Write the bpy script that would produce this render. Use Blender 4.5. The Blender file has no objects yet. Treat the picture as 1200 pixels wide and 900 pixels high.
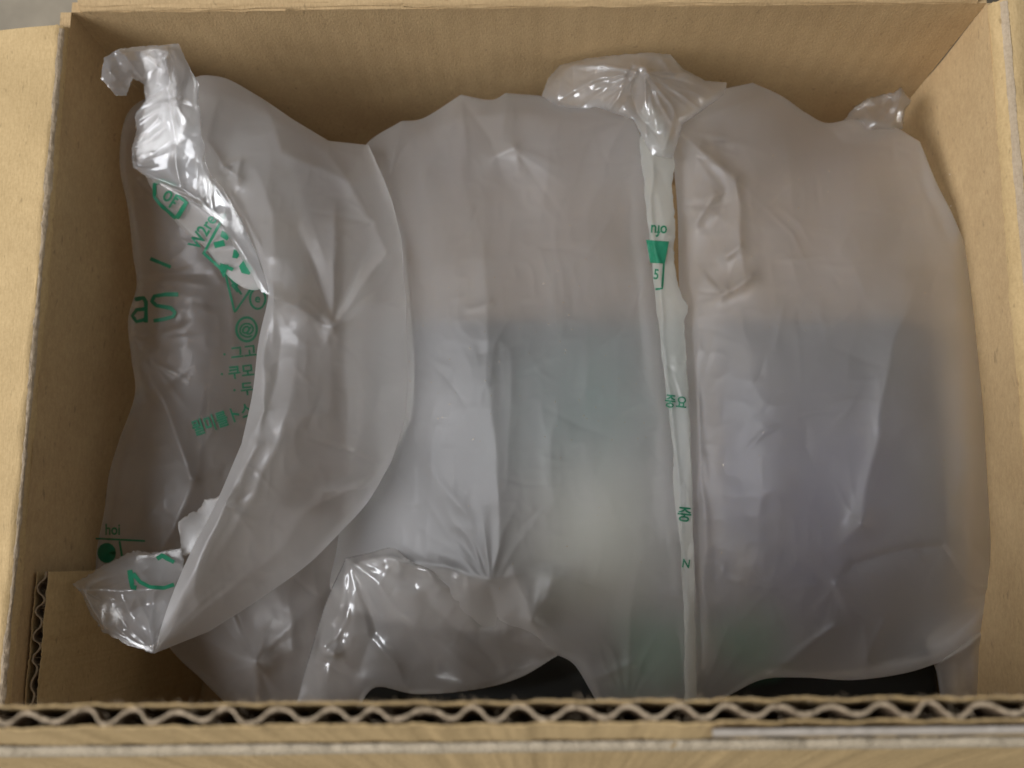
import bpy, bmesh, math, random
import numpy as np
from mathutils import Vector, Matrix

random.seed(7)
rng = np.random.RandomState(7)
scene = bpy.context.scene
COL = scene.collection

# ------------------------------------------------------------------ camera
F = 1180.0            # focal length in pixels of the 1200 x 900 photograph
CAM_H = 0.38          # metres above the rim of the carton


def _ray(px, py):
    return np.array([(px - 600) / F, -(py - 450) / F, -1.0])


_d = _ray(635, 655)
_z = -_d / np.linalg.norm(_d)
_n = np.cross(_ray(83, 13), _ray(1158, 2))
_x = np.cross(_n, _z)
_x /= np.linalg.norm(_x)
if _x[0] < 0:
    _x = -_x
_y = np.cross(_z, _x)
RW = np.array([_x, _y, _z])                      # camera axes -> world axes

cam = bpy.data.cameras.new('camera')
cam.sensor_width = 36
cam.lens = 36 * F / 1200
cam.clip_start = 0.01
cam.clip_end = 50
cam.dof.use_dof = True
cam.dof.focus_distance = 0.36
cam.dof.aperture_fstop = 14
camo = bpy.data.objects.new('camera', cam)
COL.objects.link(camo)
M4 = Matrix([list(RW[i]) + [0] for i in range(3)] + [[0, 0, 0, 1]])
camo.matrix_world = Matrix.Translation((0, 0, CAM_H)) @ M4
scene.camera = camo

# ------------------------------------------------------------------ light
world = bpy.data.worlds.new('World')
scene.world = world
world.use_nodes = True
bg = world.node_tree.nodes['Background']
bg.inputs[0].default_value = (0.93, 0.96, 1.0, 1)
bg.inputs[1].default_value = 0.24


def area(name, loc, target, sx, sy, power, color):
    l = bpy.data.lights.new(name, 'AREA')
    l.shape = 'RECTANGLE'
    l.size, l.size_y, l.energy, l.color = sx, sy, power, color
    o = bpy.data.objects.new(name, l)
    o.location = loc
    o.rotation_euler = (Vector(target) - Vector(loc)).to_track_quat('-Z', 'Y').to_euler()
    COL.objects.link(o)
    return o


area('window_light', (-1.45, -0.25, 1.2), (0, 0.05, -0.05), 0.9, 1.1, 38, (0.93, 0.945, 1.0))
area('room_fill', (0.5, -1.2, 1.9), (0, 0.1, -0.05), 1.2, 0.8, 4, (1.0, 0.97, 0.93))  # unseen fill lamp, added to stand for ceiling bounce
scene.view_settings.view_transform = 'Standard'
scene.view_settings.look = 'None'
scene.view_settings.exposure = 0.16
scene.view_settings.gamma = 1.0
scene.cycles.transparent_max_bounces = 24
scene.cycles.max_bounces = 14
scene.cycles.transmission_bounces = 12
scene.cycles.diffuse_bounces = 6
scene.cycles.use_denoising = True
scene.cycles.caustics_refractive = True

# ------------------------------------------------------------------ helpers


def unproject(px, py, z):
    """point of the world at height z (m) seen at photograph pixel px, py"""
    px, py, z = np.broadcast_arrays(np.asarray(px, float), np.asarray(py, float), np.asarray(z, float))
    c = np.stack([(px - 600) / F, -(py - 450) / F, -np.ones_like(px)], -1)
    r = c @ RW.T
    t = (z - CAM_H) / r[..., 2]
    p = r * t[..., None]
    p[..., 2] += CAM_H
    return p


def root(name, loc, label, cat, group=None):
    o = bpy.data.objects.new(name, None)
    o.empty_display_size = 0.02
    o.location = loc
    o['label'] = label
    o['category'] = cat
    if group:
        o['group'] = group
    COL.objects.link(o)
    return o


def world_loc(o):
    v = Vector((0, 0, 0))
    while o is not None:
        v = v + o.location
        o = o.parent
    return v


def link(name, me, mat, parent=None, label=None, kind=None, smooth=True):
    """mesh given in world coordinates; stored relative to its parent"""
    o = bpy.data.objects.new(name, me)
    COL.objects.link(o)
    if parent is not None:
        me.transform(Matrix.Translation(-world_loc(parent)))
        o.parent = parent
    if mat:
        me.materials.append(mat)
    if smooth:
        me.polygons.foreach_set('use_smooth', [True] * len(me.polygons))
    if label:
        o['label'] = label
    if kind:
        o['kind'] = kind
    me.update()
    return o


def mesh_from(verts, faces):
    me = bpy.data.meshes.new('mesh')
    me.from_pydata([tuple(v) for v in verts], [], [tuple(f) for f in faces])
    me.validate()
    return me


def mesh_np(verts, quads):
    me = bpy.data.meshes.new('mesh')
    n, m = len(verts), len(quads)
    me.vertices.add(n)
    me.vertices.foreach_set('co', np.asarray(verts, np.float32).ravel())
    me.loops.add(m * 4)
    me.loops.foreach_set('vertex_index', np.asarray(quads, np.int32).ravel())
    me.polygons.add(m)
    me.polygons.foreach_set('loop_start', np.arange(0, m * 4, 4, dtype=np.int32))
    me.polygons.foreach_set('loop_total', np.full(m, 4, np.int32))
    me.update(calc_edges=True)
    me.validate()
    return me


def vnoise(x, y, seed=0):
    """smooth value noise, -1..1, numpy arrays"""
    xi = np.floor(x).astype(int)
    yi = np.floor(y).astype(int)
    fx, fy = x - xi, y - yi
    fx = fx * fx * fx * (fx * (fx * 6 - 15) + 10)
    fy = fy * fy * fy * (fy * (fy * 6 - 15) + 10)

    def h(a, b):
        v = np.sin(a * 127.1 + b * 311.7 + seed * 74.7) * 43758.5453
        return 2 * (v - np.floor(v)) - 1
    return (h(xi, yi) * (1 - fx) + h(xi + 1, yi) * fx) * (1 - fy) + (h(xi, yi + 1) * (1 - fx) + h(xi + 1, yi + 1) * fx) * fy


# ------------------------------------------------------------------ materials


def nodes(mat):
    mat.use_nodes = True
    nt = mat.node_tree
    nt.nodes.clear()
    return nt, nt.nodes.new('ShaderNodeOutputMaterial')


def kraft(name, base, dark, flute=0.0, axis='X', fuzz=1.0):
    m = bpy.data.materials.new(name)
    nt, out = nodes(m)
    N, L = nt.nodes.new, nt.links.new
    p = N('ShaderNodeBsdfPrincipled')
    p.inputs['Roughness'].default_value = 0.82
    p.inputs['Specular IOR Level'].default_value = 0.22
    tc = N('ShaderNodeTexCoord')
    n1 = N('ShaderNodeTexNoise')
    n1.inputs['Scale'].default_value = 900
    n1.inputs['Detail'].default_value = 3
    n2 = N('ShaderNodeTexNoise')
    n2.inputs['Scale'].default_value = 35
    n2.inputs['Detail'].default_value = 5
    mp = N('ShaderNodeMapping')
    mp.inputs['Scale'].default_value = (1500, 260, 500)
    n3 = N('ShaderNodeTexNoise')
    n3.inputs['Scale'].default_value = 1
    n3.inputs['Detail'].default_value = 2
    L(tc.outputs['Object'], n1.inputs['Vector'])
    L(tc.outputs['Object'], n2.inputs['Vector'])
    L(tc.outputs['Object'], mp.inputs['Vector'])
    L(mp.outputs[0], n3.inputs['Vector'])
    a = N('ShaderNodeMath')
    a.operation = 'ADD'
    L(n1.outputs['Fac'], a.inputs[0])
    L(n2.outputs['Fac'], a.inputs[1])
    b = N('ShaderNodeMath')
    b.operation = 'ADD'
    L(a.outputs[0], b.inputs[0])
    L(n3.outputs['Fac'], b.inputs[1])
    rmp = N('ShaderNodeMapRange')
    rmp.inputs['From Min'].default_value = 1.05
    rmp.inputs['From Max'].default_value = 1.95
    L(b.outputs[0], rmp.inputs['Value'])
    mx = N('ShaderNodeMix')
    mx.data_type = 'RGBA'
    mx.inputs['A'].default_value = (*dark, 1)
    mx.inputs['B'].default_value = (*base, 1)
    L(rmp.outputs[0], mx.inputs['Factor'])
    fn = N('ShaderNodeTexNoise')
    fn.inputs['Scale'].default_value = 1
    fn.inputs['Detail'].default_value = 2
    fmap = N('ShaderNodeMapping')
    fmap.inputs['Rotation'].default_value = (0.3, 0.6, 0.4)
    fmap.inputs['Scale'].default_value = (520, 170, 300)
    L(tc.outputs['Object'], fmap.inputs['Vector'])
    L(fmap.outputs[0], fn.inputs['Vector'])
    fr_ = N('ShaderNodeMapRange')
    fr_.inputs['From Min'].default_value = 0.66
    fr_.inputs['From Max'].default_value = 0.76
    fr_.inputs['To Max'].default_value = 0.55
    L(fn.outputs['Fac'], fr_.inputs['Value'])
    mx2 = N('ShaderNodeMix')
    mx2.data_type = 'RGBA'
    mx2.inputs['B'].default_value = (*[c * 0.5 for c in dark], 1)
    L(fr_.outputs[0], mx2.inputs['Factor'])
    L(mx.outputs['Result'], mx2.inputs['A'])
    sn = N('ShaderNodeTexNoise')
    sn.inputs['Scale'].default_value = 14
    sn.inputs['Detail'].default_value = 6
    sn.inputs['Roughness'].default_value = 0.7
    L(tc.outputs['Object'], sn.inputs['Vector'])
    sr = N('ShaderNodeMapRange')
    sr.inputs['From Min'].default_value = 0.42
    sr.inputs['From Max'].default_value = 0.72
    sr.inputs['To Max'].default_value = 0.3
    L(sn.outputs['Fac'], sr.inputs['Value'])
    mx3 = N('ShaderNodeMix')
    mx3.data_type = 'RGBA'
    mx3.inputs['B'].default_value = (*[c * 0.8 for c in dark], 1)
    L(sr.outputs[0], mx3.inputs['Factor'])
    L(mx2.outputs['Result'], mx3.inputs['A'])
    L(mx3.outputs['Result'], p.inputs['Base Color'])
    hsum = N('ShaderNodeMath')
    hsum.operation = 'MULTIPLY'
    hsum.inputs[1].default_value = 0.00012 * fuzz
    L(b.outputs[0], hsum.inputs[0])
    height = hsum
    if flute:
        w = N('ShaderNodeTexWave')
        w.bands_direction = axis
        w.inputs['Scale'].default_value = 2 * math.pi / (20 * 0.0092)
        w.inputs['Distortion'].default_value = 0.6
        w.inputs['Detail'].default_value = 1.0
        w.inputs['Detail Scale'].default_value = 0.2
        L(tc.outputs['Object'], w.inputs['Vector'])
        fm = N('ShaderNodeMath')
        fm.operation = 'MULTIPLY_ADD'
        fm.inputs[1].default_value = flute
        L(w.outputs['Fac'], fm.inputs[0])
        L(hsum.outputs[0], fm.inputs[2])
        height = fm
    bp = N('ShaderNodeBump')
    bp.inputs['Strength'].default_value = 1.0
    bp.inputs['Distance'].default_value = 1.0
    L(height.outputs[0], bp.inputs['Height'])
    L(bp.outputs[0], p.inputs['Normal'])
    L(p.outputs[0], out.inputs[0])
    return m


def film_mat(name, tint=(0.88, 0.855, 0.835), milk=0.5, haze=0.5, rough=0.48, gloss=0.95, glint=0.14, bump=0.00005):
    """polythene film: clear + blurring + milky, with a soft sheen"""
    m = bpy.data.materials.new(name)
    nt, out = nodes(m)
    N, L = nt.nodes.new, nt.links.new
    tc = N('ShaderNodeTexCoord')
    tr = N('ShaderNodeBsdfTransparent')
    tr.inputs[0].default_value = (0.97, 0.965, 0.95, 1)
    rf = N('ShaderNodeBsdfRefraction')
    rf.inputs['IOR'].default_value = 1.10
    rf.inputs['Roughness'].default_value = 0.9
    rf.inputs[0].default_value = (0.97, 0.965, 0.95, 1)
    clear = N('ShaderNodeMixShader')
    clear.inputs[0].default_value = haze
    L(tr.outputs[0], clear.inputs[1])
    L(rf.outputs[0], clear.inputs[2])
    df = N('ShaderNodeBsdfDiffuse')
    df.inputs[0].default_value = (*tint, 1)
    tl = N('ShaderNodeBsdfTranslucent')
    tl.inputs[0].default_value = (*tint, 1)
    mk = N('ShaderNodeMixShader')
    mk.inputs[0].default_value = 0.5
    L(df.outputs[0], mk.inputs[1])
    L(tl.outputs[0], mk.inputs[2])
    n2 = N('ShaderNodeTexNoise')
    n2.inputs['Scale'].default_value = 30
    n2.inputs['Detail'].default_value = 3
    L(tc.outputs['Object'], n2.inputs['Vector'])
    mr = N('ShaderNodeMapRange')
    mr.inputs['From Min'].default_value = 0.3
    mr.inputs['From Max'].default_value = 0.7
    mr.inputs['To Min'].default_value = milk - 0.05
    mr.inputs['To Max'].default_value = milk + 0.05
    L(n2.outputs['Fac'], mr.inputs['Value'])
    body = N('ShaderNodeMixShader')
    L(mr.outputs[0], body.inputs[0])
    L(clear.outputs[0], body.inputs[1])
    L(mk.outputs[0], body.inputs[2])
    gl = N('ShaderNodeBsdfGlossy')
    gl.inputs['Roughness'].default_value = rough
    gl.inputs[0].default_value = (1, 1, 1, 1)
    fr = N('ShaderNodeFresnel')
    fr.inputs['IOR'].default_value = 1.42
    fc = N('ShaderNodeMath')                       # thin film never turns into a full mirror at its edge
    fc.operation = 'MINIMUM'
    fc.inputs[1].default_value = 0.32
    L(fr.outputs[0], fc.inputs[0])
    fm = N('ShaderNodeMath')
    fm.operation = 'MULTIPLY'
    fm.inputs[1].default_value = gloss
    fm.use_clamp = True
    L(fc.outputs[0], fm.inputs[0])
    fin = N('ShaderNodeMixShader')
    L(fm.outputs[0], fin.inputs[0])
    L(body.outputs[0], fin.inputs[1])
    L(gl.outputs[0], fin.inputs[2])
    mp = N('ShaderNodeMapping')
    mp.inputs['Rotation'].default_value = (0, 0, 0.5)
    mp.inputs['Scale'].default_value = (260, 110, 180)
    n1 = N('ShaderNodeTexNoise')
    n1.inputs['Scale'].default_value = 1
    n1.inputs['Detail'].default_value = 4
    L(tc.outputs['Object'], mp.inputs['Vector'])
    L(mp.outputs[0], n1.inputs['Vector'])
    hm = N('ShaderNodeMath')
    hm.operation = 'MULTIPLY'
    hm.inputs[1].default_value = bump
    L(n1.outputs['Fac'], hm.inputs[0])
    bp = N('ShaderNodeBump')
    bp.inputs['Distance'].default_value = 1.0
    L(hm.outputs[0], bp.inputs['Height'])
    g2 = N('ShaderNodeBsdfGlossy')                 # crisp reflections on top of the soft sheen
    g2.inputs['Roughness'].default_value = 0.1
    f2 = N('ShaderNodeMath')
    f2.operation = 'MULTIPLY'
    f2.inputs[1].default_value = glint
    L(fc.outputs[0], f2.inputs[0])
    fin2 = N('ShaderNodeMixShader')
    L(f2.outputs[0], fin2.inputs[0])
    L(fin.outputs[0], fin2.inputs[1])
    L(g2.outputs[0], fin2.inputs[2])
    for s in (df, tl, gl, g2):
        L(bp.outputs[0], s.inputs['Normal'])
    L(fin2.outputs[0], out.inputs[0])
    return m


def plain(name, color, rough=0.5, spec=0.5, noise=0.0, scale=200, bump=0.0):
    m = bpy.data.materials.new(name)
    nt, out = nodes(m)
    N, L = nt.nodes.new, nt.links.new
    p = N('ShaderNodeBsdfPrincipled')
    p.inputs['Base Color'].default_value = (*color, 1)
    p.inputs['Roughness'].default_value = rough
    p.inputs['Specular IOR Level'].default_value = spec
    if noise or bump:
        tc = N('ShaderNodeTexCoord')
        n = N('ShaderNodeTexNoise')
        n.inputs['Scale'].default_value = scale
        n.inputs['Detail'].default_value = 5
        L(tc.outputs['Object'], n.inputs['Vector'])
        mx = N('ShaderNodeMix')
        mx.data_type = 'RGBA'
        mx.inputs['A'].default_value = (*[c * (1 - noise) for c in color], 1)
        mx.inputs['B'].default_value = (*[min(1, c * (1 + noise)) for c in color], 1)
        L(n.outputs['Fac'], mx.inputs['Factor'])
        L(mx.outputs['Result'], p.inputs['Base Color'])
        if bump:
            hm = N('ShaderNodeMath')
            hm.operation = 'MULTIPLY'
            hm.inputs[1].default_value = bump
            L(n.outputs['Fac'], hm.inputs[0])
            bp = N('ShaderNodeBump')
            bp.inputs['Distance'].default_value = 1.0
            L(hm.outputs[0], bp.inputs['Height'])
            L(bp.outputs[0], p.inputs['Normal'])
    L(p.outputs[0], out.inputs[0])
    return m


KR_BASE, KR_DARK = (0.58, 0.41, 0.215), (0.44, 0.30, 0.15)
M_WALL = kraft('kraft_wall', KR_BASE, KR_DARK, 0.00006, 'X')
M_SIDE = kraft('kraft_side', KR_BASE, KR_DARK, 0.00004, 'Y')
M_FLAP = kraft('kraft_flap', (0.60, 0.43, 0.215), (0.46, 0.32, 0.15))
M_CUT = kraft('kraft_cut_edge', (0.52, 0.41, 0.28), (0.38, 0.29, 0.19), fuzz=2.0)
M_PALE = kraft('torn_grey_paper', (0.56, 0.47, 0.34), (0.42, 0.34, 0.23), fuzz=4)
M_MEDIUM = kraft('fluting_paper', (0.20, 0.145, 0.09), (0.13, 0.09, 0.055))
M_FLOOR = plain('floor_grey', (0.30, 0.255, 0.185), 0.7, 0.3, 0.35, 45, 0.0003)
M_BLACK = plain('black_card', (0.009, 0.0095, 0.008), 0.55, 0.3, 0.3, 300)
M_GREEN = plain('green_ink', (0.010, 0.155, 0.078), 0.45, 0.4, 0.18, 400)
M_TAPE = plain('packing_tape', (0.44, 0.385, 0.32), 0.3, 0.5, 0.1, 150)
M_FILM = film_mat('milky_film', milk=0.235, haze=0.75, glint=0.035, rough=0.52, gloss=1.05)
M_FILM_LL = film_mat('clearest_film', milk=0.13, haze=0.2, glint=0.15)
M_FILM_L = film_mat('clearer_film', milk=0.25, haze=0.35)
M_CLEAR = film_mat('clear_sealed_film', tint=(0.85, 0.84, 0.84), milk=0.17, haze=0.2, rough=0.3, gloss=0.4, glint=1.5)
M_SEAL = film_mat('white_seal_film', tint=(0.82, 0.83, 0.77), milk=0.36, haze=0.4, rough=0.38, gloss=0.6)

# ------------------------------------------------------------------ floor
me = mesh_from([(-2, -2, -0.207), (2, -2, -0.207), (2, 2, -0.207), (-2, 2, -0.207)], [(0, 1, 2, 3)])
o = link('floor', me, M_FLOOR, kind='structure')
o['label'] = 'mottled grey floor under the carton'

# ------------------------------------------------------------------ carton
XL, XR, YB, YF, ZB = -0.196, 0.180, 0.223, -0.085, -0.20
TH = 0.0045
box = root('cardboard_box', (0, 0.07, -0.2065),
           'open brown corrugated cardboard box holding clear air cushions', 'box')


def sheet(fn, nu, nv, th_dir, name, mat, parent, label=None):
    """thick curved board: fn(u, v) -> point of its inner face, th_dir(u, v) -> outward vector"""
    vs, fs = [], []
    for side in (0, 1):
        for j in range(nv + 1):
            for i in range(nu + 1):
                u, v = i / nu, j / nv
                p = np.array(fn(u, v), float)
                if side:
                    p = p + np.array(th_dir(u, v), float)
                vs.append(p)
    W = nu + 1
    off = W * (nv + 1)

    def idx(i, j, s):
        return s * off + j * W + i
    for j in range(nv):
        for i in range(nu):
            fs.append((idx(i, j, 0), idx(i + 1, j, 0), idx(i + 1, j + 1, 0), idx(i, j + 1, 0)))
            fs.append((idx(i, j, 1), idx(i, j + 1, 1), idx(i + 1, j + 1, 1), idx(i + 1, j, 1)))
    for i in range(nu):
        fs.append((idx(i, 0, 0), idx(i, 0, 1), idx(i + 1, 0, 1), idx(i + 1, 0, 0)))
        fs.append((idx(i, nv, 0), idx(i + 1, nv, 0), idx(i + 1, nv, 1), idx(i, nv, 1)))
    for j in range(nv):
        fs.append((idx(0, j, 0), idx(0, j + 1, 0), idx(0, j + 1, 1), idx(0, j, 1)))
        fs.append((idx(nu, j, 0), idx(nu, j, 1), idx(nu, j + 1, 1), idx(nu, j + 1, 0)))
    me = mesh_from(vs, fs)
    bm = bmesh.new()
    bm.from_mesh(me)
    bmesh.ops.recalc_face_normals(bm, faces=bm.faces)
    bm.to_mesh(me)
    bm.free()
    o = link(name, me, mat, parent, label)
    me.set_sharp_from_angle(angle=math.radians(40))
    return o


def nz(a, b, s):
    return float(vnoise(np.array([a]), np.array([b]), s)[0])


# side walls bow out a little; the right one is pressed out by the cushions
def right_wall(u, v):
    y = YF + u * (YB - YF)
    z = ZB + v * (0 - ZB) - 0.001
    b = 0.006 * math.sin(math.pi * u) * math.sin(math.pi * min(1, v * 0.9)) + 0.0012 * nz(y * 30, z * 25, 3)
    return (XR + b * min(1, (1 - v) * 3 + 0.02), y, z)


def left_wall(u, v):
    y = YF + u * (YB - YF)
    z = ZB + v * (0 - ZB) - 0.001
    b = 0.003 * math.sin(math.pi * u) * math.sin(math.pi * v) + 0.001 * nz(y * 30, z * 25, 5) * (1 - v)
    return (XL - b, y, z)


def back_wall(u, v):
    x = XL + u * (XR - XL)
    z = ZB + v * (0 - ZB) - 0.001
    b = 0.003 * math.sin(math.pi * u) * math.sin(math.pi * v) + 0.001 * nz(x * 30, z * 25, 9) * (1 - v)
    return (x, YB + b, z)


sheet(right_wall, 40, 24, lambda u, v: (TH, 0, 0), 'wall', M_SIDE, box, 'brightly lit right wall of the box')
sheet(left_wall, 40, 24, lambda u, v: (-TH, 0, 0), 'wall', M_SIDE, box, 'shaded left wall of the box')
sheet(back_wall, 60, 24, lambda u, v: (0, TH, 0), 'wall', M_WALL, box, 'back wall of the box with faint flute lines')
sheet(lambda u, v: (XL + u * (XR - XL), YF, ZB + v * (0 - ZB) - 0.002), 8, 4, lambda u, v: (0, -TH, 0), 'wall', M_WALL, box,
      'front wall hidden under the raised front flap')
sheet(lambda u, v: (XL + u * (XR - XL), YF + v * (YB - YF), ZB), 4, 4, lambda u, v: (0, 0, -TH), 'bottom', M_WALL, box)


def hinge_flap(side, length, droop, y0, y1, label):
    """flap that rolls over the top of a side wall and slopes down outside"""
    x0 = XL if side < 0 else XR
    r = 0.004 if side < 0 else 0.008
    prof = []
    for k in range(9):                               # rounded, slightly crushed fold
        a = droop_a = (math.pi / 2 + droop) * k / 8
        prof.append((side * r * (1 - math.cos(a)) * 1.0, r * math.sin(a) - 0.0015))
    lx, lz = prof[-1]
    for k in range(1, 13):
        t = length * k / 12
        prof.append((lx + side * t * math.cos(droop), lz - t * math.sin(droop)))
    n = len(prof) - 1

    def fn(u, v):
        k = min(n, int(round(v * n)))
        y = y0 + u * (y1 - y0)
        wob = 0.0003 * nz(y * 60, k * 0.4, 21) + 0.00025 * nz(y * 400, k * 0.7, 22)
        dent = 0.0006 if k == 9 else 0
        return (x0 + prof[k][0] + side * wob, y + (0.0006 * nz(k * 1.7, 3, 8) if u in (0, 1) else 0), prof[k][1] + wob - dent)

    def th(u, v):
        k = min(n, int(round(v * n)))
        a = min(math.pi / 2 + droop, (math.pi / 2 + droop) * k / 8)
        return (side * TH * math.cos(a) * 0.9, 0, -TH * math.sin(a) * 0.9)
    return sheet(fn, 90, n, th, 'flap', M_FLAP, box, label)


def fold_line(x0, y0, y1, side, r, parent, wide=1.0):
    vs, fs = [], []
    n = 500
    for i in range(n + 1):
        y = y0 + (y1 - y0) * i / n
        w = wide * max(0.00005, 0.0005 + 0.0005 * nz(y * 60, 1, 61) + 0.0003 * nz(y * 400, 2, 62))
        c = 0.0004 * nz(y * 25, 3, 63)
        for k, a in enumerate((0.85, 1.0, 1.15)):
            a2 = a + (c + (k - 1) * w) / r
            rr = r + (0.0005 if k == 1 else 0.00015) + 0.0002 * nz(y * 700, k, 64)
            vs.append((x0 + side * (r - rr * math.cos(a2)), y, -0.0015 + rr * math.sin(a2)))
    for i in range(n):
        b = i * 3
        fs += [(b, b + 1, b + 4, b + 3), (b + 1, b + 2, b + 5, b + 4)]
    link('cracked_fold', mesh_from(vs, fs), M_CUT, parent)


hinge_flap(-1, 0.16, math.radians(8), YF - 0.004, 0.2155, 'left flap folded down outside in the light')
hinge_flap(1, 0.16, math.radians(8), YF - 0.004, 0.2215, 'right flap folded down outside')


fold_line(XL, YF, 0.214, -1, 0.004, box)
fold_line(XR, YF, 0.220, 1, 0.008, box, 0.45)


def back_flap_fn(u, v):
    x = XL + 0.004 + u * (XR - XL - 0.008)
    k = v * 20
    if k <= 8:
        a = (math.pi / 2 - 0.5) * k / 8
        y, z = 0.004 * (1 - math.cos(a)), 0.004 * math.sin(a) - 0.0015
    else:
        a = math.pi / 2 - 0.5
        t = 0.16 * (k - 8) / 12
        y = 0.004 * (1 - math.cos(a)) + t * math.cos(-0.5)
        z = 0.004 * math.sin(a) - 0.0015 - t * math.sin(-0.5)
    return (x, YB + y + 0.0004 * nz(x * 120, k, 4), z)


def back_flap_th(u, v):
    a = min(1, v * 20 / 8) * (math.pi / 2 - 0.5)
    return (0, TH * math.cos(a) * 0.9, -TH * math.sin(a) * 0.9)


sheet(back_flap_fn, 60, 20, back_flap_th, 'flap', M_WALL, box, 'back flap folded outward')


def corrugated(parent, name, P0, U, V, Wd, length, height, thick, pitch, mat_in, mat_out, label=None, fuzz=True, seed=1, depth=None):
    """double-faced board with an open cut edge: two liners and the fluting between. P0: start of the cut edge on the inner liner"""
    P0, U, V, Wd = [np.array(a, float) for a in (P0, U, V, Wd)]
    r = random.Random(seed)
    n = int(length / 0.0006)
    lt = 0.00042

    def liner(off, mat, nm, ragged):
        vs, fs = [], []
        rows = [0, 0.0004, 0.0015, 0.006, 0.03, height * 0.5, height]
        for s in (0, 1):
            for q, h in enumerate(rows):
                for i in range(n + 1):
                    t = i * length / n
                    jag = 0
                    if q < 2:
                        jag = ragged * (0.6 * nz(t * 700, 0.3, seed + off * 999) + 0.5 * nz(t * 2500, 0.3, seed + 5) + 0.5 * nz(t * 120, 1.3, seed))
                    wv = 0.00025 * nz(t * 260, h * 20, seed + 3) + 0.00012 * nz(t * 1300, h * 300, seed + 6)
                    vs.append(P0 + U * t + V * (h - jag) + Wd * (off + (s - 0.5) * lt * (0.7 if q == 0 else 1) + wv))
        W = n + 1
        R = len(rows)
        for s in (0, 1):
            for q in range(R - 1):
                for i in range(n):
                    a = s * W * R + q * W + i
                    f = (a, a + 1, a + W + 1, a + W)
                    fs.append(f if s else f[::-1])
        for i in range(n):
            fs.append((i, i + 1, W * R + i + 1, W * R + i))
        return link(nm, mesh_from(vs, fs), mat, parent, None)

    base = link(name, mesh_from([P0 + V * height + Wd * 0.0005, P0 + U * length + V * height + Wd * 0.0005,
                                 P0 + U * length + V * height + Wd * (thick - 0.0005), P0 + V * height + Wd * (thick - 0.0005)], [(0, 1, 2, 3)]),
                mat_in, parent, label) if parent is not None and name else None
    P = base if base is not None else parent
    parent_saved = parent
    parent = P
    liner(0.0, mat_in, 'liner', 0.0004)
    liner(thick, mat_out, 'liner', 0.0004)
    # fluting
    pts = []
    t = r.uniform(0, pitch)
    k = 0
    ph = 0.0
    m = int(length / 0.0003)
    amps = [r.choice([1, .9, .8, .7, .5]) * r.uniform(0.8, 1.0) for _ in range(int(length / pitch) + 4)]
    jit = [r.uniform(-0.16, 0.16) for _ in range(int(length / pitch) + 4)]
    skew = [r.uniform(-0.25, 0.25) for _ in range(int(length / pitch) + 4)]
    vs, fs = [], []
    mt = 0.0008
    for s in (0, 1):
        for h in (0.0002, 0.002, height * 0.9):
            for i in range(m + 1):
                t = i * length / m
                c = t / pitch
                q = int(c)
                a = c + jit[q] * (1 - (c - q)) + jit[q + 1] * (c - q)
                sft = 0.2 * (skew[q] * (1 - c + q) + skew[q + 1] * (c - q)) * math.sin(2 * math.pi * a) * (1 if h < 0.001 else 0.4)
                w = math.sin(2 * math.pi * (a + sft))
                w = math.copysign(abs(w) ** 0.8, w)
                f_ = c - q
                f_ = f_ * f_ * (3 - 2 * f_)
                ampl = (thick * 0.5 - lt) * ((amps[q] * (1 - f_) + amps[q + 1] * f_) if h < 0.003 else 1)
                off = thick * 0.5 + w * ampl + (s - 0.5) * mt
                jag = 0.00035 * nz(t * 900, 4.4, seed + 9) if h < 0.001 else 0
                vs.append(P0 + U * t + V * (h - jag) + Wd * off)
    W = m + 1
    for s in (0, 1):
        for q in range(2):
            for i in range(m):
                a = s * W * 3 + q * W + i
                f = (a, a + 1, a + W + 1, a + W)
                fs.append(f if s else f[::-1])
    for i in range(m):
        fs.append((i, i + 1, W * 3 + i + 1, W * 3 + i))
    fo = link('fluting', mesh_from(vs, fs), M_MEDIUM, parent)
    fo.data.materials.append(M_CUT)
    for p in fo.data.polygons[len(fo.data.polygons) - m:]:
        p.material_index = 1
    if fuzz:                                            # loose paper fibres along the saw cut
        vs, fs = [], []
        for _ in range(int(length * 4500)):
            t = r.uniform(0, length)
            off = r.choice([0, 0, thick, r.uniform(0, thick)])
            p = P0 + U * t + Wd * (off + r.uniform(-0.0003, 0.0003))
            d = U * r.uniform(-1, 1) - V * r.uniform(0.1, 0.9) + Wd * r.uniform(-0.7, 0.7)
            d = d / np.linalg.norm(d) * r.uniform(0.0005, 0.0022)
            w = np.cross(d, Wd + U * 0.3)
            w = w / (np.linalg.norm(w) + 1e-9) * 0.00006
            b = len(vs)
            mid = p + d * 0.55 + U * r.uniform(-0.0002, 0.0002)
            vs += [p - w, p + w, mid + w * 0.8, mid - w * 0.8, p + d]
            fs += [(b, b + 1, b + 2, b + 3), (b + 3, b + 2, b + 4)]
        link('paper_fibres', mesh_from(vs, fs), M_CUT, parent, kind='stuff')
    return P


# front flap, standing up and leaning over the box; its sawn edge faces the camera
e0 = unproject(-520, 832, 0.185)
e1 = unproject(1700, 812, 0.185)
Uf = e1 - e0
flen = np.linalg.norm(Uf)
Uf /= flen
foot = np.array([e0[0], YF - 0.001, -0.001])
Vf = foot - e0
Vf -= Uf * (Vf @ Uf)
fh = np.linalg.norm(Vf)
Vf /= fh
Wf = np.cross(Uf, Vf)
if Wf[1] > 0:
    Wf = -Wf
fl = corrugated(box, 'flap', e0, Uf, Vf, Wf, flen, fh, 0.0040, 0.0094, M_FLAP, M_FLAP,
                'front flap standing up with its corrugated cut edge showing', True, 3)


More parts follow.
